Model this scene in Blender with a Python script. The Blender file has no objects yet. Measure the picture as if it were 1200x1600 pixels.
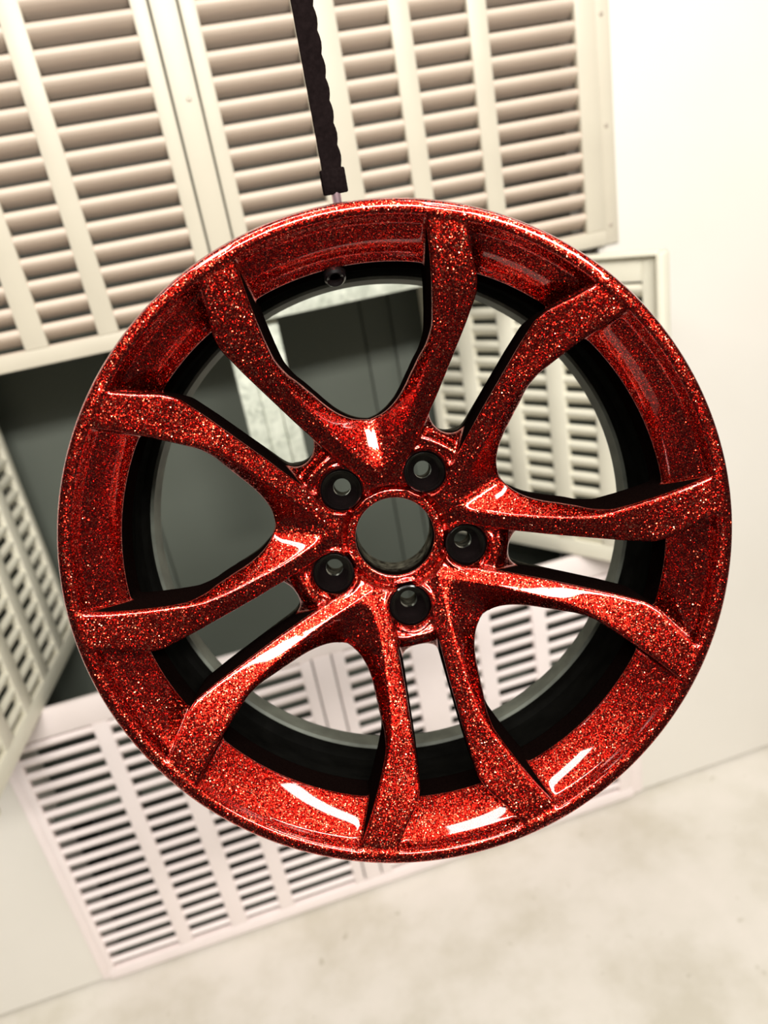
import bpy, bmesh, math, random
import numpy as np
from mathutils import Matrix, Vector
random.seed(7)
sc = bpy.context.scene
COL = sc.collection

# ------------------------------------------------------------------ camera
EYE = Vector((0.0, 0.0, 1.5))
CAMR = Matrix(((0.95218213, 0.25267303, -0.17177175),
               (-0.25594833, 0.35263626, -0.90007673),
               (-0.16685216, 0.90100167, 0.40044519)))
cd = bpy.data.cameras.new('camera')
cam = bpy.data.objects.new('camera', cd); COL.objects.link(cam)
cam.matrix_world = Matrix.Translation(EYE) @ CAMR.to_4x4()
cd.sensor_fit = 'VERTICAL'; cd.sensor_height = 36.0
cd.lens = 36.0 * 1200 / 1600
cd.clip_start = 0.02
cd.dof.use_dof = True; cd.dof.focus_distance = 0.565; cd.dof.aperture_fstop = 4.6
sc.camera = cam

# ------------------------------------------------------------------ light
w = bpy.data.worlds.new('room_light'); sc.world = w; w.use_nodes = True
w.node_tree.nodes['Background'].inputs[0].default_value = (1.0, 0.95, 0.88, 1)
w.node_tree.nodes['Background'].inputs[1].default_value = 0.04

def tube(name, loc, target, sx, sy, power, color=(1, 0.96, 0.9)):
    ld = bpy.data.lights.new(name, 'AREA'); ld.shape = 'RECTANGLE'
    ld.size = sx; ld.size_y = sy; ld.energy = power; ld.color = color
    o = bpy.data.objects.new(name, ld); COL.objects.link(o)
    o.location = loc
    d = Vector(target) - Vector(loc)
    o.rotation_euler = d.to_track_quat('-Z', 'Y').to_euler()
    return o
# ceiling tube lamps, then an added lamp behind the camera to even the light
tube('overhead_lamp', (-0.50, 0.10, 2.75), (-0.15, 0.9, 0.4), 1.1, 0.18, 12.5)
tube('overhead_lamp', (0.85, 0.15, 2.75), (0.6, 0.9, 0.4), 1.1, 0.18, 13.5)
tube('overhead_lamp', (0.25, -1.40, 2.75), (0.2, 1.3, 0.2), 2.0, 0.30, 108)  # added unseen lamp, evens the light over the wall

sc.view_settings.view_transform = 'Standard'
sc.view_settings.look = 'None'
sc.view_settings.exposure = 0.15
sc.view_settings.gamma = 1.0
sc.view_settings.use_curve_mapping = False

# ------------------------------------------------------------------ helpers
def tag(o, label=None, cat=None, group=None, kind=None):
    if label: o['label'] = label
    if cat: o['category'] = cat
    if group: o['group'] = group
    if kind: o['kind'] = kind
    return o

def link(name, me, mat=None, parent=None):
    o = bpy.data.objects.new(name, me); COL.objects.link(o)
    if mat is not None and len(me.materials) == 0: me.materials.append(mat)
    if parent is not None: o.parent = parent
    return o

def empty(name, mw):
    o = bpy.data.objects.new(name, None); COL.objects.link(o)
    o.empty_display_size = 0.05; o.matrix_world = mw
    return o

def mesh(name, verts, faces, sharp=None):
    me = bpy.data.meshes.new(name)
    me.from_pydata(verts, [], faces); me.update()
    if sharp is not None:
        me.polygons.foreach_set('use_smooth', [True] * len(me.polygons))
        me.set_sharp_from_angle(angle=math.radians(sharp))
    return me

def box_mesh(name, x0, x1, y0, y1, z0, z1, bevel=0.0015, seg=2):
    bm = bmesh.new()
    bmesh.ops.create_cube(bm, size=1)
    for v in bm.verts:
        v.co = Vector(((x0 + x1) / 2 + v.co.x * (x1 - x0), (y0 + y1) / 2 + v.co.y * (y1 - y0), (z0 + z1) / 2 + v.co.z * (z1 - z0)))
    if bevel > 0:
        bmesh.ops.bevel(bm, geom=bm.edges[:], offset=bevel, segments=seg, affect='EDGES', profile=0.5)
    me = bpy.data.meshes.new(name); bm.to_mesh(me); bm.free()
    if bevel > 0:
        me.polygons.foreach_set('use_smooth', [True] * len(me.polygons))
        me.set_sharp_from_angle(angle=math.radians(40))
    return me

def lathe_mesh(name, prof, n=128, closed=True, sharp=25):
    """revolve a list of (r, z) about z"""
    v = []; f = []
    m = len(prof)
    for i in range(n):
        t = 2 * math.pi * i / n
        c, s = math.cos(t), math.sin(t)
        for r, z in prof: v.append((r * c, r * s, z))
    for i in range(n):
        j = (i + 1) % n
        for k in range(m if closed else m - 1):
            l = (k + 1) % m
            f.append((i * m + k, j * m + k, j * m + l, i * m + l))
    me = mesh(name, v, f, sharp)
    bm = bmesh.new(); bm.from_mesh(me); bmesh.ops.recalc_face_normals(bm, faces=bm.faces); bm.to_mesh(me); bm.free()
    return me

def tube_mesh(name, pts, rad, n=12):
    """round rod along points"""
    v = []; f = []
    pts = [Vector(p) for p in pts]
    ref = Vector((1, 0, 0))
    for i, p in enumerate(pts):
        d = (pts[min(i + 1, len(pts) - 1)] - pts[max(i - 1, 0)]).normalized()
        a = d.cross(ref)
        if a.length < 1e-4: a = d.cross(Vector((0, 1, 0)))
        a.normalize(); b = d.cross(a)
        for k in range(n):
            t = 2 * math.pi * k / n
            v.append(p + rad * (math.cos(t) * a + math.sin(t) * b))
    for i in range(len(pts) - 1):
        for k in range(n):
            l = (k + 1) % n
            f.append((i * n + k, i * n + l, (i + 1) * n + l, (i + 1) * n + k))
    f.append(tuple(range(n))[::-1]); f.append(tuple(range((len(pts) - 1) * n, len(pts) * n)))
    return mesh(name, v, f, 40)

# ------------------------------------------------------------------ materials
def mat(name):
    m = bpy.data.materials.new(name); m.use_nodes = True
    nt = m.node_tree; b = nt.nodes['Principled BSDF']
    return m, nt, b
def nd(nt, t, **kw):
    n = nt.nodes.new(t)
    for k, v in kw.items(): setattr(n, k, v)
    return n
def ramp(nt, stops, fac):
    r = nd(nt, 'ShaderNodeValToRGB')
    e = r.color_ramp.elements
    while len(e) < len(stops): e.new(0.5)
    for i, (p, c) in enumerate(stops):
        e[i].position = p; e[i].color = (*c, 1)
    nt.links.new(fac, r.inputs[0])
    return r

def painted(name, base, rough=0.45, dirt=0.12, scale=6.0, dirtcol=(0.35, 0.30, 0.24), bump=0.02):
    m, nt, b = mat(name)
    tc = nd(nt, 'ShaderNodeTexCoord')
    n1 = nd(nt, 'ShaderNodeTexNoise'); n1.inputs['Scale'].default_value = scale; n1.inputs['Detail'].default_value = 6
    nt.links.new(tc.outputs['Object'], n1.inputs['Vector'])
    r = ramp(nt, [(0.42, (0, 0, 0)), (0.75, (1, 1, 1))], n1.outputs['Fac'])
    mul = nd(nt, 'ShaderNodeMath', operation='MULTIPLY'); mul.inputs[1].default_value = dirt
    nt.links.new(r.outputs['Color'], mul.inputs[0])
    mx = nd(nt, 'ShaderNodeMix', data_type='RGBA')
    mx.inputs['A'].default_value = (*base, 1); mx.inputs['B'].default_value = (*dirtcol, 1)
    nt.links.new(mul.outputs[0], mx.inputs['Factor'])
    nt.links.new(mx.outputs['Result'], b.inputs['Base Color'])
    b.inputs['Roughness'].default_value = rough
    if bump:
        bp = nd(nt, 'ShaderNodeBump'); bp.inputs['Strength'].default_value = 0.25; bp.inputs['Distance'].default_value = bump * 0.02
        n2 = nd(nt, 'ShaderNodeTexNoise'); n2.inputs['Scale'].default_value = 180; n2.inputs['Detail'].default_value = 3
        nt.links.new(tc.outputs['Object'], n2.inputs['Vector'])
        nt.links.new(n2.outputs['Fac'], bp.inputs['Height']); nt.links.new(bp.outputs[0], b.inputs['Normal'])
    return m

M = {}
M['cream'] = painted('cream_panel_paint', (0.62, 0.57, 0.46), 0.42, 0.15, 9)
M['slat'] = painted('slat_paint', (0.66, 0.54, 0.44), 0.40, 0.15, 14)
M['pink'] = painted('pinkish_panel_paint', (0.95, 0.85, 0.83), 0.42, 0.10, 9)
M['door'] = painted('door_paint', (0.78, 0.75, 0.62), 0.45, 0.15, 9)
M['wall'] = painted('wall_paint', (0.80, 0.765, 0.70), 0.55, 0.10, 3.0, (0.50, 0.45, 0.36))
M['housing'] = painted('housing_paint', (0.105, 0.119, 0.098), 0.55, 0.25, 5.0, (0.08, 0.09, 0.07))
M['seam'] = painted('seam_dark_grey', (0.07, 0.08, 0.065), 0.7, 0.1)  # dark grey of the sheet joints and stile grooves

def galvanised():
    m, nt, b = mat('galvanised_steel')
    tc = nd(nt, 'ShaderNodeTexCoord')
    v = nd(nt, 'ShaderNodeTexVoronoi'); v.inputs['Scale'].default_value = 110
    nt.links.new(tc.outputs['Object'], v.inputs['Vector'])
    n = nd(nt, 'ShaderNodeTexNoise'); n.inputs['Scale'].default_value = 30; n.inputs['Detail'].default_value = 5
    nt.links.new(tc.outputs['Object'], n.inputs['Vector'])
    r1 = ramp(nt, [(0.1, (0.42, 0.46, 0.38)), (0.8, (0.78, 0.82, 0.70))], v.outputs['Color'])
    r2 = ramp(nt, [(0.35, (0.45, 0.48, 0.40)), (0.65, (0.80, 0.82, 0.72))], n.outputs['Fac'])
    mx = nd(nt, 'ShaderNodeMix', data_type='RGBA'); mx.inputs['Factor'].default_value = 0.5
    nt.links.new(r1.outputs[0], mx.inputs['A']); nt.links.new(r2.outputs[0], mx.inputs['B'])
    nt.links.new(mx.outputs['Result'], b.inputs['Base Color'])
    b.inputs['Metallic'].default_value = 0.25; b.inputs['Roughness'].default_value = 0.5
    return m
M['galv'] = galvanised()

def concrete():
    m, nt, b = mat('pale_floor_coating')
    tc = nd(nt, 'ShaderNodeTexCoord')
    n1 = nd(nt, 'ShaderNodeTexNoise'); n1.inputs['Scale'].default_value = 4.5; n1.inputs['Detail'].default_value = 7; n1.inputs['Roughness'].default_value = 0.6
    n2 = nd(nt, 'ShaderNodeTexNoise'); n2.inputs['Scale'].default_value = 26; n2.inputs['Detail'].default_value = 3
    for n in (n1, n2): nt.links.new(tc.outputs['Object'], n.inputs['Vector'])
    r1 = ramp(nt, [(0.35, (0.62, 0.58, 0.49)), (0.55, (0.74, 0.70, 0.63)), (0.75, (0.80, 0.75, 0.69))], n1.outputs['Fac'])
    r2 = ramp(nt, [(0.68, (1, 1, 1)), (0.76, (0.62, 0.60, 0.52))], n2.outputs['Fac'])
    mx = nd(nt, 'ShaderNodeMix', data_type='RGBA', blend_type='MULTIPLY'); mx.inputs['Factor'].default_value = 0.8
    nt.links.new(r1.outputs[0], mx.inputs['A']); nt.links.new(r2.outputs[0], mx.inputs['B'])
    nt.links.new(mx.outputs['Result'], b.inputs['Base Color'])
    b.inputs['Roughness'].default_value = 0.5
    return m
M['floor'] = concrete()

def plain(name, col, rough=0.5, metal=0.0, coat=0.0, nscale=60, var=0.25):
    m, nt, b = mat(name)
    tc = nd(nt, 'ShaderNodeTexCoord')
    n1 = nd(nt, 'ShaderNodeTexNoise'); n1.inputs['Scale'].default_value = nscale; n1.inputs['Detail'].default_value = 4
    nt.links.new(tc.outputs['Object'], n1.inputs['Vector'])
    r = ramp(nt, [(0.3, tuple(c * (1 - var) for c in col)), (0.7, tuple(min(1, c * (1 + var)) for c in col))], n1.outputs['Fac'])
    nt.links.new(r.outputs[0], b.inputs['Base Color'])
    b.inputs['Roughness'].default_value = rough; b.inputs['Metallic'].default_value = metal
    b.inputs['Coat Weight'].default_value = coat; b.inputs['Coat Roughness'].default_value = 0.04
    return m
M['strap'] = plain('dark_webbing', (0.009, 0.006, 0.006), 0.9, nscale=300)
M['hook'] = plain('pinkish_steel', (0.62, 0.42, 0.46), 0.3, 0.8)
M['barrel'] = plain('dark_grey_barrel_coat', (0.0045, 0.0045, 0.004), 0.6, 0.0)
M['lip'] = plain('lit_lip_grey', (0.10, 0.108, 0.088), 0.5, 0.2)  # lighter than the barrel: direct light painted into the grey
for k in ('barrel', 'strap'): M[k].node_tree.nodes['Principled BSDF'].inputs['Specular IOR Level'].default_value = 0.0
M['black'] = plain('gloss_black', (0.006, 0.004, 0.004), 0.25, 0.0, 0.6)
M['screw'] = plain('screw_grey', (0.55, 0.48, 0.40), 0.4, 0.4)

def glitter():
    m, nt, b = mat('red_glitter_paint')
    L = nt.links.new
    tc = nd(nt, 'ShaderNodeTexCoord')
    geo = nd(nt, 'ShaderNodeNewGeometry')
    vo = nd(nt, 'ShaderNodeTexVoronoi'); vo.inputs['Scale'].default_value = 1500
    L(tc.outputs['Object'], vo.inputs['Vector'])
    # each flake is a tiny mirror with its own tilt
    sub = nd(nt, 'ShaderNodeVectorMath', operation='SUBTRACT'); sub.inputs[1].default_value = (0.5, 0.5, 0.5)
    L(vo.outputs['Color'], sub.inputs[0])
    scl = nd(nt, 'ShaderNodeVectorMath', operation='SCALE'); L(sub.outputs[0], scl.inputs[0])
    sepc = nd(nt, 'ShaderNodeSeparateColor'); L(vo.outputs['Color'], sepc.inputs[0])
    wn0 = nd(nt, 'ShaderNodeTexWhiteNoise'); L(vo.outputs['Position'], wn0.inputs['Vector'])
    pw = nd(nt, 'ShaderNodeMath', operation='POWER'); pw.inputs[1].default_value = 3.0; L(wn0.outputs['Value'], pw.inputs[0])
    tl = nd(nt, 'ShaderNodeMapRange'); tl.inputs['To Min'].default_value = 0.22; tl.inputs['To Max'].default_value = 1.15
    L(pw.outputs[0], tl.inputs['Value']); L(tl.outputs[0], scl.inputs['Scale'])
    add = nd(nt, 'ShaderNodeVectorMath', operation='ADD')
    L(geo.outputs['Normal'], add.inputs[0]); L(scl.outputs[0], add.inputs[1])
    nrm = nd(nt, 'ShaderNodeVectorMath', operation='NORMALIZE'); L(add.outputs[0], nrm.inputs[0])
    L(nrm.outputs[0], b.inputs['Normal'])
    L(geo.outputs['Normal'], b.inputs['Coat Normal'])
    wn = nd(nt, 'ShaderNodeTexWhiteNoise'); L(vo.outputs['Color'], wn.inputs['Vector'])
    fl = ramp(nt, [(0.0, (0.08, 0.001, 0.001)), (0.42, (0.33, 0.003, 0.002)), (0.72, (0.74, 0.017, 0.007)), (0.92, (1.0, 0.10, 0.045)), (1.0, (1.0, 0.48, 0.30))], wn.outputs['Value'])
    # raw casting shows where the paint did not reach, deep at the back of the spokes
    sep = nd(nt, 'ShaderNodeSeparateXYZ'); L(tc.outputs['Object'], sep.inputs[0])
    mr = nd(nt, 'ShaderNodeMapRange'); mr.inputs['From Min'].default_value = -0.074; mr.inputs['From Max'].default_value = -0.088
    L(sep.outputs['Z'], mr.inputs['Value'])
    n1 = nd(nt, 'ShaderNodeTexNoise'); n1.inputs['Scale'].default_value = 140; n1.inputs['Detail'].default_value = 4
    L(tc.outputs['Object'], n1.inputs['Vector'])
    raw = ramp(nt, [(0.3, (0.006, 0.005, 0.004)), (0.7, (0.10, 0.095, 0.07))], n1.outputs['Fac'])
    # flanks turned away from the front are painted near-black, shade put into the colour
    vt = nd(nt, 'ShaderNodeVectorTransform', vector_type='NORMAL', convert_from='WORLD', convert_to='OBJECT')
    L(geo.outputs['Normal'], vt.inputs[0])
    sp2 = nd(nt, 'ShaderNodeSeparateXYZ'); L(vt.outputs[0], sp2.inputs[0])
    front_mask = nd(nt, 'ShaderNodeMapRange', interpolation_type='SMOOTHSTEP'); front_mask.inputs['From Min'].default_value = 0.10; front_mask.inputs['From Max'].default_value = 0.34
    L(sp2.outputs['Z'], front_mask.inputs['Value'])
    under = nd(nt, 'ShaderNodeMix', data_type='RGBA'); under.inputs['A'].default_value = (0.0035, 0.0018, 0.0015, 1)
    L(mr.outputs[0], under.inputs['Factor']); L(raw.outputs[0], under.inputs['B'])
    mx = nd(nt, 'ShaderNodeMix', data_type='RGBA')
    L(front_mask.outputs[0], mx.inputs['Factor']); L(under.outputs['Result'], mx.inputs['A']); L(fl.outputs[0], mx.inputs['B'])
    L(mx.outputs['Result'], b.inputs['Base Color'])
    L(front_mask.outputs[0], b.inputs['Metallic'])
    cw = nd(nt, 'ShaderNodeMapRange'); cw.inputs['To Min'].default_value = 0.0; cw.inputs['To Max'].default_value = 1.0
    L(front_mask.outputs[0], cw.inputs['Value']); L(cw.outputs[0], b.inputs['Coat Weight'])
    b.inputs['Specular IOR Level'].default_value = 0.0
    b.inputs['Roughness'].default_value = 0.25
    b.inputs['Coat Roughness'].default_value = 0.03
    b.inputs['Coat IOR'].default_value = 1.55
    return m
M['glitter'] = glitter()

# ------------------------------------------------------------------ the room
YP = 1.30                       # front of the louvred unit
PX0, PX1 = -0.535, 0.735        # its width
Z_OPEN_TOP, Z_SILL = 1.5 - 0.186, 1.5 - 0.790
Z_TOP, Z_BOT = 1.5 + 0.43, 0.008
YB = 1.62                       # back of the recess

WY = YP + 0.012
def wall_pieces():
    v = []; f = []
    def bx(x0, x1, z0, z1):
        i = len(v)
        for y in (WY, WY + 0.10):
            v.extend([(x0, y, z0), (x1, y, z0), (x1, y, z1), (x0, y, z1)])
        f.extend([(i, i + 1, i + 2, i + 3), (i + 5, i + 4, i + 7, i + 6), (i, i + 4, i + 5, i + 1), (i + 1, i + 5, i + 6, i + 2), (i + 2, i + 6, i + 7, i + 3), (i + 3, i + 7, i + 4, i)])
    bx(-2.6, PX0 + 0.01, 0.007, 3.0); bx(PX1 - 0.01, 2.8, 0.007, 3.0); bx(PX0 + 0.01, PX1 - 0.01, Z_TOP - 0.01, 3.0)
    return mesh('wall_back', v, f)
tag(link('wall_back', wall_pieces(), M['wall']), kind='structure')
fl = mesh('floor', [(-2.6, 0.05, 0), (2.8, 0.05, 0), (2.8, 1.72, 0), (-2.6, 1.72, 0), (-2.6, 0.05, -0.05), (2.8, 0.05, -0.05), (2.8, 1.72, -0.05), (-2.6, 1.72, -0.05)],
          [(0, 1, 2, 3), (7, 6, 5, 4), (0, 4, 5, 1), (1, 5, 6, 2), (2, 6, 7, 3), (3, 7, 4, 0)])
tag(link('floor', fl, M['floor']), kind='structure')

# ------------------------------------------------------------------ louvres
def slat_mesh(name, width, nose=0.0085, drop=0.036, back=0.021, depth0=0.001):
    """one louvre blade: rounded nose at the front, blade running back and down. origin at the top of the nose, left end"""
    prof = []
    r = nose / 2
    for k in range(7):                       # nose from back-top round to front-bottom
        t = math.radians(60 + k * 150 / 6)
        prof.append((depth0 + r + r * math.cos(t), -r + r * math.sin(t)))
    # outer (front) face running back and down, gently S-curved
    for k in range(1, 5):
        s = k / 4
        prof.append((depth0 + 0.0008 + back * (0.75 * s + 0.25 * s * s), -nose * 0.75 - (drop - nose * 0.75) * s))
    prof.append((depth0 + back + 0.0024, -drop + 0.0006))
    for k in range(3, -1, -1):
        s = k / 4
        prof.append((depth0 + 0.0008 + back * (0.75 * s + 0.25 * s * s) + 0.0026 + 0.002 * (1 - s), -nose * 0.75 - (drop - nose * 0.75) * s + 0.001))
    m = len(prof)
    v = []; f = []
    nx = 3
    for i in range(nx + 1):
        x = width * i / nx
        for (y, z) in prof: v.append((x, y, z))
    for i in range(nx):
        for k in range(m):
            l = (k + 1) % m
            f.append((i * m + k, i * m + l, (i + 1) * m + l, (i + 1) * m + k))
    f.append(tuple(range(m))[::-1]); f.append(tuple(range(nx * m, (nx + 1) * m)))
    me = mesh(name, v, f, 50)
    bm = bmesh.new(); bm.from_mesh(me); bmesh.ops.recalc_face_normals(bm, faces=bm.faces); bm.to_mesh(me); bm.free()
    return me

def louvre_columns(parent, cols, z_first, rows, pitch, m, nose=0.0105, drop=0.0300, back=0.024):
    for (x0, x1) in cols:
        me = slat_mesh('slat', x1 - x0 + 0.006, nose, drop, back)
        me.materials.append(m)
        for k in range(rows):
            o = link('slat', me, None, parent)
            o.location = (x0 - 0.003, 0, z_first - k * pitch)

COLS = [(-0.520, -0.378), (-0.348, -0.262), (-0.226, -0.150), (-0.118, 0.025),
        (0.115, 0.250), (0.313, 0.394), (0.427, 0.519), (0.551, 0.698)]
STILES = [(-0.378, -0.348), (-0.262, -0.226), (-0.150, -0.118), (0.250, 0.313), (0.394, 0.427), (0.519, 0.551)]
PITCH = 0.0325
T = 0.014

def louvre_panel(name, z0, z1, rail_bot, rail_top, m_frame, m_slat, label, screws, nose=0.0140, drop=0.0278, back=0.023):
    root = empty(name, Matrix.Translation((0, YP, 0)))
    tag(root, label, 'vent grille', 'louvered grilles of the wall unit')
    zb, zt = z0 + rail_bot, z1 - rail_top
    def part(nm, x0, x1, za, zc, y0=0.0, y1=T, bev=0.002, m=m_frame):
        return link(nm, box_mesh(nm, x0, x1, y0, y1, za, zc, bev), m, root)
    part('bottom_rail', PX0, PX1, z0, zb); part('top_rail', PX0, PX1, zt, z1)
    part('edge_stile', PX0, COLS[0][0], zb, zt); part('edge_stile', COLS[-1][1], PX1, zb, zt)
    for a, b_ in STILES: part('stile', a, b_, zb, zt)
    # the double stile in the middle: two flanges and a cover strip with a groove on either side
    part('stile', 0.025, 0.0485, zb, zt); part('stile', 0.0915, 0.115, zb, zt)
    part('cover_strip', 0.0515, 0.0885, zb - 0.0, zt, -0.001, T + 0.002)
    part('groove_backing', 0.046, 0.094, zb, zt, T - 0.003, T, 0, M['seam'])
    # shallow flange round the outside, screwed to the wall
    part('flange', PX1 + 0.001, PX1 + 0.028, z0, z1, 0.007, 0.0115, 0.001); part('flange', PX0 - 0.018, PX0 - 0.001, z0, z1, 0.007, 0.0115, 0.001)
    n = int((zt - zb - 0.004) / PITCH)
    louvre_columns(root, COLS, zt - 0.006, n + 1, PITCH, m_slat, nose, drop, back)
    sm = lathe_mesh('screw', [(0.0, 0.002), (0.0022, 0.0018), (0.0036, 0.0006), (0.0038, 0.0)], 16, closed=False)
    sm.materials.append(M['screw'])
    for (x, z, y) in screws:
        o = link('screw', sm, None, root); o.rotation_euler = (math.pi / 2, 0, 0); o.location = (x, y, z)
    return root

louvre_panel('vent_grille', Z_OPEN_TOP, Z_TOP, 0.026, 0.03, M['cream'], M['slat'],
             'cream louvered steel vent grille fixed high on the wall above the dark opening',
             [(0.748, 1.5 + 0.169, 0.007), (0.748, 1.5 + 0.006, 0.007), (0.748, 1.5 - 0.154, 0.007), (0.074, 1.5 + 0.142, -0.001)])
low = louvre_panel('vent_grille', Z_BOT, Z_SILL, 0.028, 0.058, M['pink'], M['pink'],
             'pinkish white louvered steel vent grille standing on the floor below the dark opening', [], 0.0125, 0.030, 0.024)

# doors, swung out of the recess on either side
def build_door(mw, z0, z1, wid, label, mirror):
    """local x from hinge to free edge, y=0 is the visible louvred face (noses), y>0 behind"""
    root = empty('louvered_shutter', mw)
    tag(root, label, 'shutter', 'louvered shutters of the wall unit')
    s = -1 if mirror else 1
    def part(nm, x0, x1, za, zc, y0=0.0, y1=0.014, bev=0.002, m=None):
        a, b_ = (x0, x1) if s > 0 else (-x1, -x0)
        return link(nm, box_mesh(nm, a, b_, y0, y1, za, zc, bev), m or M['door'], root)
    rt, rb = 0.045, 0.035
    part('hinge_stile', 0, 0.022, z0, z1); part('top_rail', 0.022, wid - 0.03, z1 - rt, z1); part('bottom_rail', 0.022, wid - 0.03, z0, z0 + rb)
    part('free_stile', wid - 0.03, wid, z0, z1)
    # folded lip round the free edge and top
    part('edge_lip', wid, wid + 0.012, z0, z1, -0.016, 0.016, 0.003)
    part('edge_lip', 0.022, wid, z1 - 0.003, z1 + 0.003, -0.012, 0.012, 0.001)
    cw = [(0.022 + k * 0.098, 0.084 + k * 0.098) for k in range(4)] + [(0.414, wid - 0.03)]
    for a, b_ in [(cw[k][1], cw[k + 1][0]) for k in range(4)]: part('stile', a, b_, z0 + rb, z1 - rt)
    part('back_sheet', 0.004, wid - 0.002, z0 + 0.004, z1 - 0.004, 0.030, 0.034, 0, M['housing'])  # added dark sheet, its colour stands in for shade inside the slots
    for a, b_ in ((0.0, 0.004), (wid - 0.004, wid)): part('return_edge', a, b_, z0, z1, 0.014, 0.034, 0)
    cols = cw if s > 0 else [(-b_, -a) for a, b_ in cw]
    n = int((z1 - rt - z0 - rb - 0.004) / PITCH) + 1
    louvre_columns(root, cols, z1 - rt - 0.004, n, PITCH, M['door'], nose=0.0150, drop=0.024, back=0.012)
    return root

def frame_matrix(hinge, toward, mirror):
    d = Vector((toward[0] - hinge[0], toward[1] - hinge[1], 0)).normalized()
    x = -d if mirror else d
    z = Vector((0, 0, 1)); y = z.cross(x)
    return Matrix(((x.x, y.x, 0, hinge[0]), (x.y, y.y, 0, hinge[1]), (0, 0, 1, 0), (0, 0, 0, 1)))
# the right-hand door shows its inner face to the left, the left-hand door to the right
mwR = frame_matrix((0.450, 1.56), (0.631, 1.30), False)
mwL = frame_matrix((-0.405, 1.56), (-0.447, 1.30), True)
build_door(mwR, 1.5 - 0.785, 1.5 - 0.192, 0.505, 'cream louvered shutter swung open on the right of the dark opening', False)
build_door(mwL, 1.5 - 0.790, 1.5 - 0.192, 0.515, 'cream louvered shutter swung open on the left of the dark opening', True)

# dark recess behind the panels
hs = empty('vent_housing', Matrix.Translation((0.1, 1.5, 0)))
tag(hs, 'dark grey-green sheet metal recess behind the open louvered shutters', 'vent housing')
def hpart(nm, x0, x1, y0, y1, z0, z1, m='housing', bev=0.001):
    return link(nm, box_mesh(nm, x0 - 0.1, x1 - 0.1, y0 - 1.5, y1 - 1.5, z0, z1, bev), M[m], hs)
XB = [-0.55, -0.185, 0.075, 0.337, 0.400, 0.745]
for a, b_ in zip(XB[:-1], XB[1:]): hpart('back_sheet', a + 0.0015, b_ - 0.0015, YB, YB + 0.012, 0.02, Z_TOP)
hpart('seam_backing', XB[0], XB[-1], YB + 0.013, YB + 0.018, 0.02, Z_TOP, 'seam', 0)
hpart('side_sheet', XB[0] - 0.012, XB[0], YP + 0.115, YB, 0.02, Z_TOP); hpart('side_sheet', XB[-1], XB[-1] + 0.012, YP + 0.115, YB, 0.02, Z_TOP)
hpart('top_sheet', XB[0], XB[-1], YP + 0.04, YB, Z_OPEN_TOP + 0.012, Z_OPEN_TOP + 0.02)
hpart('floor_sheet', XB[0], XB[-1], YP + 0.04, YB, 0.42, 0.43)
hpart('roof_sheet', XB[0], XB[-1], YP + 0.04, YB, Z_TOP, Z_TOP + 0.01)
hpart('base_sheet', XB[0], XB[-1], YP + 0.04, YB, 0.004, 0.016)

# galvanised centre mullion hanging into the opening
gm = empty('centre_mullion', Matrix.Translation((0.087, YP + 0.02, Z_OPEN_TOP - 0.006)))
tag(gm, 'mottled galvanised steel mullion stub hanging from the upper grille into the dark opening', 'mullion')
link('web', box_mesh('web', -0.012, 0.018, 0.006, 0.012, -0.31, -0.002, 0.001), M['galv'], gm)
link('flange', box_mesh('flange', -0.045, -0.013, 0.0, 0.010, -0.31, -0.002, 0.0015), M['galv'], gm)
link('flange', box_mesh('flange', 0.019, 0.045, 0.0, 0.010, -0.31, -0.002, 0.0015), M['galv'], gm)
link('angle_strip', box_mesh('angle_strip', -0.055, 0.40, -0.026, -0.0215, 0.004, 0.042, 0.001), M['galv'], gm)

# ------------------------------------------------------------------ the wheel
WC = CAMR @ Vector((0.01039813, -0.02832829, -0.54120493)) + EYE
WX = CAMR @ Vector((0.99960473, 0, -0.02811378))
WYv = CAMR @ Vector((0.00401194, 0.98976546, 0.14264722))
WZ = -(CAMR @ Vector((-0.02782605, 0.14270363, -0.98937424)))
MW = Matrix(((WX.x, WYv.x, WZ.x, WC.x), (WX.y, WYv.y, WZ.y, WC.y), (WX.z, WYv.z, WZ.z, WC.z), (0, 0, 0, 1)))
PH = math.radians(66.5)

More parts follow.
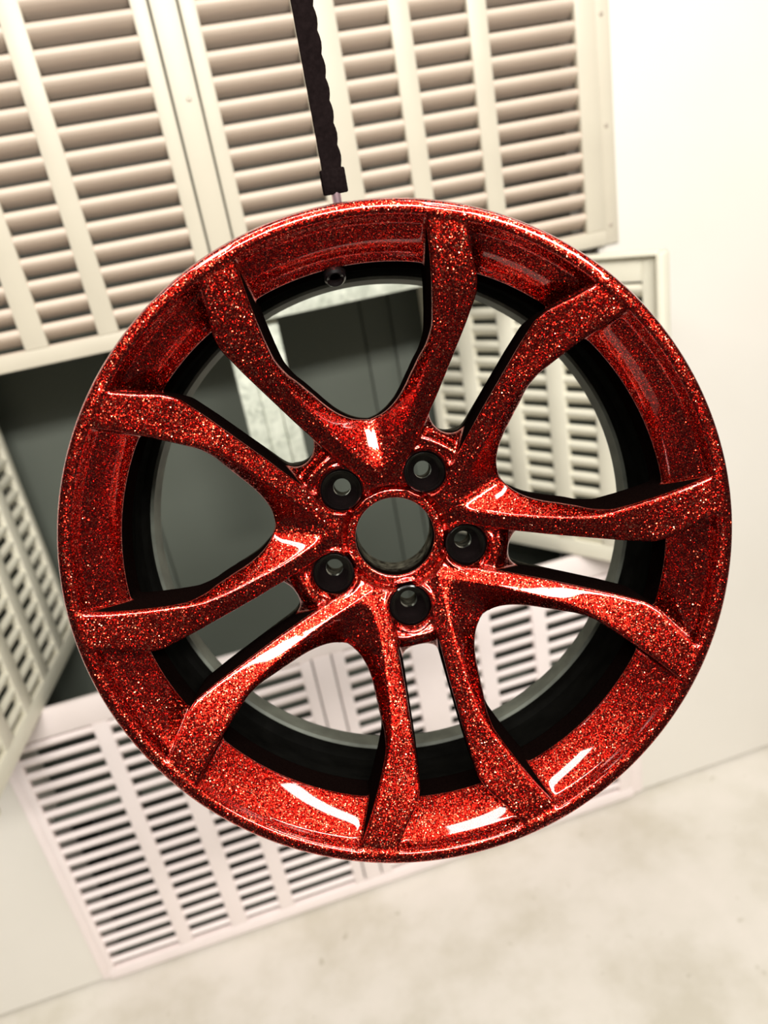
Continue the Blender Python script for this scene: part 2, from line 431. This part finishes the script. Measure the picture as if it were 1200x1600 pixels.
def build_wheel_mesh():
    NR, NP, NZ = 236, 150, 124
    r1 = np.linspace(0.0285, 0.2425, NR)
    p1 = np.linspace(0, math.pi / 5, NP + 1)
    z1 = np.linspace(-0.118, 0.004, NZ)
    r, p = np.meshgrid(r1, p1, indexing='ij')
    u, v = r * np.cos(p), r * np.sin(p)
    U, V = r * np.cos(math.pi / 5 - p), r * np.sin(math.pi / 5 - p)
    def curve(xs, ys, q, sm=0.004):
        g = np.linspace(xs[0] - 0.02, xs[-1] + 0.02, 1200)
        y = np.interp(g, xs, ys)
        y = np.where(g < xs[0], ys[0] + (g - xs[0]) * (ys[1] - ys[0]) / (xs[1] - xs[0]), y)
        y = np.where(g > xs[-1], ys[-1] + (g - xs[-1]) * (ys[-1] - ys[-2]) / (xs[-1] - xs[-2]), y)
        h = g[1] - g[0]; n = max(1, int(3 * sm / h)); kx = np.arange(-n, n + 1) * h
        k = np.exp(-0.5 * (kx / sm) ** 2); k /= k.sum()
        yp = np.pad(y, n, mode='reflect', reflect_type='odd')
        return np.interp(q, g, np.convolve(yp, k, 'valid'))
    def smax(a, b, k):
        return 0.5 * (a + b + np.sqrt((a - b) ** 2 + k * k))
    def smin(a, b, k):
        return 0.5 * (a + b - np.sqrt((a - b) ** 2 + k * k))
    # ---- spokes
    vr = curve([.036, .05, .068, .085, .104, .123, .144, .155, .168, .18, .19, .2, .2135, .225],
               [.0262, .0266, .0270, .0276, .0295, .0314, .0355, .0402, .0485, .0548, .0608, .0672, .0778, .0875], u, .004)
    vs = curve([.036, .09, .115, .14, .165, .186, .196, .2, .21, .2255, .235],
               [.0160, .0162, .0170, .0185, .0200, .0222, .0270, .0305, .0390, .0505, .0575], u, .0016)
    zr = curve([.03, .045, .07, .1, .15, .2, .222, .232, .24],
               [-.0585, -.0545, -.0465, -.0370, -.0215, -.0070, -.0015, -.0002, -.0002], r, .006)
    d = v - vr
    deff = d - (np.sqrt(V * V + .007 ** 2) - V)
    dp = .5 * (deff + np.sqrt(deff ** 2 + .0013 ** 2))
    dm = np.maximum(-d, 0)
    slope = np.interp(r, [.04, .06, .1, .14, .2], [.65, .80, .95, 1.3, 1.6])
    tilt = np.interp(r, [.05, .12, .19, .23], [.30, .25, .06, .0])
    H = zr - slope * dp - tilt * dm
    fslit = (vs - v)
    x = np.maximum(U - .0945, 0)
    hyper = np.where(U > .0945, np.sqrt(np.maximum(.053 * x - .16 * x * x, 0)) - V, (U - .0945) * 1.0 - V * .3)
    dmx = np.interp(r, [.115, .13, .145, .16, .175, .25], [.035, .014, .007, .003, .0012, .0012])
    fwin = np.minimum(hyper, 1e9)
    fwin = smax(hyper, d - dmx, .005)
    zback = np.interp(r, [.03, .09, .11, .16, .2, .24], [-.112, -.104, -.090, -.072, -.058, -.050])
    # ---- hub
    rho = np.hypot(u - .056, v)
    Hh = np.interp(r, [.03, .0382, .0392, .0408, .0420, .05, .07, .095], [-.0618, -.0618, -.0665, -.0665, -.0580, -.0570, -.0575, -.0600])
    Hh = Hh + .0065 * np.exp(-((r - .0800) / .0052) ** 2) * np.exp(-(v / .02) ** 4)
    Hh = Hh + .0022 * np.exp(-((rho - .0190) / .0018) ** 2)
    Hh = Hh - np.interp(r, [.0885, .100], [0, .012])
    fcap = .0172 + .05 * np.maximum(u - .1075, 0) - np.hypot(np.minimum(u - .1075, 0), v)
    # ---- rim lip
    Hr = curve([.1980, .2045, .2100, .2160, .2220, .2262, .2285, .2330, .2375, .2392, .2402],
               [-.0430, -.0335, -.0258, -.0185, -.0125, -.0085, -.0012, .0000, -.0008, -.0025, -.0060], r, .0009)
    lipc = curve([.1980, .2045, .2100, .2160, .2220, .2262, .2300], [-.0430, -.0335, -.0258, -.0185, -.0125, -.0085, -.0055], r, .0035)
    Hr = np.where(r < .2235, lipc, np.where(r < .2262, lipc + (Hr - lipc) * (r - .2235) / .0027, Hr))
    F = np.empty((NR, NP + 1, NZ), np.float32)
    own = np.empty((NR, NP + 1, NZ), np.int8)
    for k, z in enumerate(z1):
        depth = np.maximum(H - z, 0)
        fs = smax(z - H, fslit - .035 * depth, .0016)
        fs = smax(fs, fwin - .07 * depth, .0020)
        fs = np.maximum(fs, r - .2325); fs = smax(fs, .0432 - r, .001); fs = smax(fs, zback - z, .003)
        fh = smax(z - Hh, r - .1000, .0020)
        fh = smax(fh, hyper + .001, .0010)
        fh = smax(fh, fcap - .02 * np.maximum(Hh - z, 0), .0020)
        fh = np.maximum(fh, -.1125 - z)
        ro = .2400 if z > -.012 else .2285
        fr = smax(z - Hr, r - ro, .0006); fr = np.maximum(fr, .2040 - r); fr = np.maximum(fr, -.062 - z)
        f = smin(fs, fh, .0030)
        f = smin(f, fr, .0022)
        f = smax(f, .0308 - r, .0008)
        rl = np.interp(z, [-.118, -.083, -.0755, -.0665, -.05, .01], [.0074, .0074, .0125, .0160, .0162, .0168])
        f = smax(f, rl - rho, .0010)
        F[:, :, k] = f
        own[:, :, k] = np.argmin(np.stack([fs, fh, fr]), 0)
    # ---- full sector, -36..36 degrees, periodic
    idx = np.abs(np.arange(2 * NP) - NP)
    G = F[:, idx, :]; OW = own[:, idx, :]
    N2 = 2 * NP
    # surface nets; cell (i,j,k) spans nodes i..i+1, j..j+1 (periodic), k..k+1
    Gp = np.concatenate([G, G[:, :1, :]], 1)
    S = Gp < 0
    cs = [S[a:NR - 1 + a, b:N2 + b, c:NZ - 1 + c] for a in (0, 1) for b in (0, 1) for c in (0, 1)]
    tot = sum(c.astype(np.int8) for c in cs)
    act = (tot > 0) & (tot < 8)
    ci, cj, ck = np.nonzero(act)
    nv = len(ci)
    vid = np.full(act.shape, -1, np.int64); vid[ci, cj, ck] = np.arange(nv)
    acc = np.zeros((nv, 3)); cnt = np.zeros(nv)
    corners = [(a, b, c) for a in (0, 1) for b in (0, 1) for c in (0, 1)]
    val = {q: Gp[ci + q[0], cj + q[1], ck + q[2]].astype(np.float64) for q in corners}
    for q in corners:
        for ax in range(3):
            if q[ax]: continue
            q2 = tuple(1 if t == ax else q[t] for t in range(3))
            a, b = val[q], val[q2]
            m = (a < 0) != (b < 0)
            t = np.where(m, a / np.where(m, a - b, 1), 0)
            pt = np.tile(np.array(q, float), (nv, 1)); pt[:, ax] = t
            acc += np.where(m[:, None], pt, 0); cnt += m
    off = acc / cnt[:, None]
    # gradient (trilinear, averaged over the cell at the vertex)
    def lerp3(fn):
        o = 0
        for q in corners:
            wq = 1.0
            for ax in range(3): wq = wq * (off[:, ax] if q[ax] else 1 - off[:, ax])
            o = o + wq * fn(q)
        return o
    dr, dph, dz = r1[1] - r1[0], p1[1] - p1[0], z1[1] - z1[0]
    Gr = np.gradient(G, dr, axis=0); Gz = np.gradient(G, dz, axis=2)
    Gph = (np.roll(G, -1, 1) - np.roll(G, 1, 1)) / (2 * dph)
    jj = [cj, (cj + 1) % N2]
    gr = lerp3(lambda q: Gr[ci + q[0], jj[q[1]], ck + q[2]])
    gp = lerp3(lambda q: Gph[ci + q[0], jj[q[1]], ck + q[2]])
    gz = lerp3(lambda q: Gz[ci + q[0], jj[q[1]], ck + q[2]])
    vr_ = r1[0] + (ci + off[:, 0]) * dr
    vp_ = -math.pi / 5 + (cj + off[:, 1]) * dph
    vz_ = z1[0] + (ck + off[:, 2]) * dz
    gp = gp / vr_
    vown = OW[ci, cj, ck]
    # quads (sector-wrapped ids: id + sector shift)
    quads = []; shifts = []
    def emit(mask, flip, ids, sh):
        q = np.stack(ids, 1); s = np.stack(sh, 1)
        fl_ = flip
        q = np.where(fl_[:, None], q[:, ::-1], q); s = np.where(fl_[:, None], s[:, ::-1], s)
        quads.append(q); shifts.append(s)
    # edges along r
    a, b = S[:-1, :N2, 1:-1], S[1:, :N2, 1:-1]
    i, j, k = np.nonzero(a != b); k = k + 1
    jm = (j - 1) % N2; w_ = np.where(j == 0, -1, 0); z0_ = np.zeros_like(w_)
    emit(None, ~S[i, j, k], [vid[i, jm, k - 1], vid[i, j, k - 1], vid[i, j, k], vid[i, jm, k]], [w_, z0_, z0_, w_])
    # edges along phi
    a, b = S[1:-1, :-1, 1:-1], S[1:-1, 1:, 1:-1]
    i, j, k = np.nonzero(a != b); i = i + 1; k = k + 1
    z0_ = np.zeros_like(i)
    emit(None, S[i, j, k] == False, [vid[i - 1, j, k - 1], vid[i - 1, j, k], vid[i, j, k], vid[i, j, k - 1]], [z0_] * 4)
    # edges along z
    a, b = S[1:-1, :N2, :-1], S[1:-1, :N2, 1:]
    i, j, k = np.nonzero(a != b); i = i + 1
    jm = (j - 1) % N2; w_ = np.where(j == 0, -1, 0); z0_ = np.zeros_like(w_)
    emit(None, ~S[i, j, k], [vid[i - 1, jm, k], vid[i, jm, k], vid[i, j, k], vid[i - 1, j, k]], [w_, w_, z0_, z0_])
    Q = np.concatenate(quads); SH = np.concatenate(shifts)
    # replicate five times
    Vs = []; Ns = []; Qs = []; Os = []
    for s in range(5):
        t = vp_ + PH + s * 2 * math.pi / 5
        c, n = np.cos(t), np.sin(t)
        Vs.append(np.stack([vr_ * c, vr_ * n, vz_], 1))
        Ns.append(np.stack([gr * c - gp * n, gr * n + gp * c, gz], 1))
        Qs.append(Q + ((s + SH) % 5) * nv)
        # owner: 0 hub, 1 rim, 2.. spokes
        sp = 2 + 2 * s + (vp_ > 0)
        Os.append(np.where(vown == 1, 0, np.where(vown == 2, 1, sp)))
    Vs = np.concatenate(Vs); Ns = np.concatenate(Ns); Qs = np.concatenate(Qs); Os = np.concatenate(Os)
    Ns /= np.maximum(np.linalg.norm(Ns, axis=1, keepdims=True), 1e-9)
    fo = Os[Qs[:, 0]]
    return Vs, Ns, Qs, fo

def np_mesh(name, V, Nn, Q):
    used = np.unique(Q)
    mp = np.full(len(V), -1, np.int64); mp[used] = np.arange(len(used))
    v = V[used].astype(np.float32); q = mp[Q].astype(np.int32)
    me = bpy.data.meshes.new(name)
    me.vertices.add(len(v)); me.vertices.foreach_set('co', v.ravel())
    me.loops.add(q.size); me.loops.foreach_set('vertex_index', q.ravel())
    me.polygons.add(len(q))
    me.polygons.foreach_set('loop_start', np.arange(0, q.size, 4, dtype=np.int32))
    me.polygons.foreach_set('use_smooth', np.ones(len(q), bool))
    me.update(calc_edges=True)
    me.normals_split_custom_set_from_vertices(Nn[used].astype(np.float32))
    return me

wheel = empty('alloy_wheel', MW)
tag(wheel, 'red glitter painted five twin-spoke alloy wheel hanging in front of the wall', 'wheel')
V_, N_, Q_, O_ = build_wheel_mesh()
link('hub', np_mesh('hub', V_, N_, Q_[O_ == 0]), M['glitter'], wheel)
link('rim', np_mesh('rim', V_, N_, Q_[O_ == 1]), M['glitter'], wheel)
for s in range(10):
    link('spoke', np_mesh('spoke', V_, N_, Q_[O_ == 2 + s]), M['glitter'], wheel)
print('wheel quads', len(Q_))

barrel_prof = [(.2044, -.0555), (.2052, -.064), (.2080, -.078), (.2105, -.092), (.2115, -.098), (.2120, -.104), (.2120, -.114), (.2098, -.118), (.2092, -.121), (.2092, -.1318),
               (.2160, -.1318), (.2160, -.100), (.2200, -.075), (.2270, -.058), (.2270, -.0555)]
tag(link('barrel', lathe_mesh('barrel', barrel_prof, 192), M['barrel'], wheel), 'near-black inside of the wheel barrel')
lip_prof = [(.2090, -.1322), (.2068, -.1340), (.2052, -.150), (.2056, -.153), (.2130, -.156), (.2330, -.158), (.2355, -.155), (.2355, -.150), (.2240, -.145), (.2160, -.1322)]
tag(link('rear_lip', lathe_mesh('rear_lip', lip_prof, 192), M['lip'], wheel), 'rear lip in grey lightened for the light on it')

lm = lathe_mesh('lug_seat', [(.0073, -.0845), (.0076, -.0820), (.0122, -.0752), (.0128, -.0742), (.0150, -.0690), (.0158, -.0660), (.0160, -.0610), (.0150, -.0602), (.0146, -.0612), (.0143, -.0665), (.0118, -.0722), (.0114, -.0732), (.0070, -.0802), (.0068, -.0850)], 48)
lm.materials.append(M['black'])
for k in range(5):
    t = PH + k * 2 * math.pi / 5
    o = link('lug_seat', lm, None, wheel); o.location = (.056 * math.cos(t), .056 * math.sin(t), 0)

# valve stem boss in the top window
t = PH + math.pi / 5 + 0.012
vm = lathe_mesh('valve_stem', [(0.0, .004), (.0030, .004), (.0034, .0045), (.0040, .012), (.0062, .0135), (.0078, .012), (.0088, .006), (.0092, -.008), (.0, -.008)], 32, closed=False)
o = link('valve_stem', vm, M['black'], wheel)
er = Vector((math.cos(t), math.sin(t), 0)); ax = (-er * 0.75 + Vector((0, 0, 0.66))).normalized()
o.matrix_local = Matrix.Translation(er * .2065 + Vector((0, 0, -.0460))) @ ax.to_track_quat('Z', 'Y').to_matrix().to_4x4()

# ------------------------------------------------------------------ strap and hook carrying the wheel
t = math.radians(99.5)
lip = MW @ Vector((.2052 * math.cos(t), .2052 * math.sin(t), -.151))
beh = MW @ Vector((.222 * math.cos(t), .222 * math.sin(t), -.172))
st = empty('hanging_strap', Matrix.Translation((beh.x, beh.y, beh.z + 0.068)))
tag(st, 'dark hanging strap with a pinkish steel hook carrying the red wheel', 'strap')
n = 58; hw = 0.0082; pt = 0.0165
vv = []; ff = []
h_top = 2.95 - (beh.z + 0.068)
n = int(h_top / (pt / 4))
for i in range(n + 1):
    z = h_top * i / n
    ed = hw + 0.0016 * abs(math.sin(math.pi * z / pt))
    for yy in (-0.0016, 0.0016):
        vv.append((-hw, yy, z)); vv.append((ed, yy, z))
for i in range(n):
    a = i * 4; b_ = a + 4
    ff += [(a, a + 1, b_ + 1, b_), (a + 3, a + 2, b_ + 2, b_ + 3), (a + 2, a, b_, b_ + 2), (a + 1, a + 3, b_ + 3, b_ + 1)]
ff += [(0, 2, 3, 1), (n * 4, n * 4 + 1, n * 4 + 3, n * 4 + 2)]
link('webbing', mesh('webbing', vv, ff), M['strap'], st)
# J-shaped hook: down behind the rear lip, round under it and up inside
o0 = Vector(st.matrix_world.translation)
er = (MW.to_3x3() @ Vector((math.cos(t), math.sin(t), 0))); ez = MW.to_3x3() @ Vector((0, 0, 1))
P = [Vector((0, 0, 0.012)), Vector((0, 0, -0.02)), beh - o0 + Vector((0, 0, 0.015)), beh - o0, (MW @ Vector((.222 * math.cos(t), .222 * math.sin(t), -.1585))) - o0]
link('hook', tube_mesh('hook', P, 0.0040), M['hook'], st)
link('clamp', box_mesh('clamp', -0.0105, 0.0105, -0.004, 0.004, -0.004, 0.016, 0.0015), M['strap'], st)
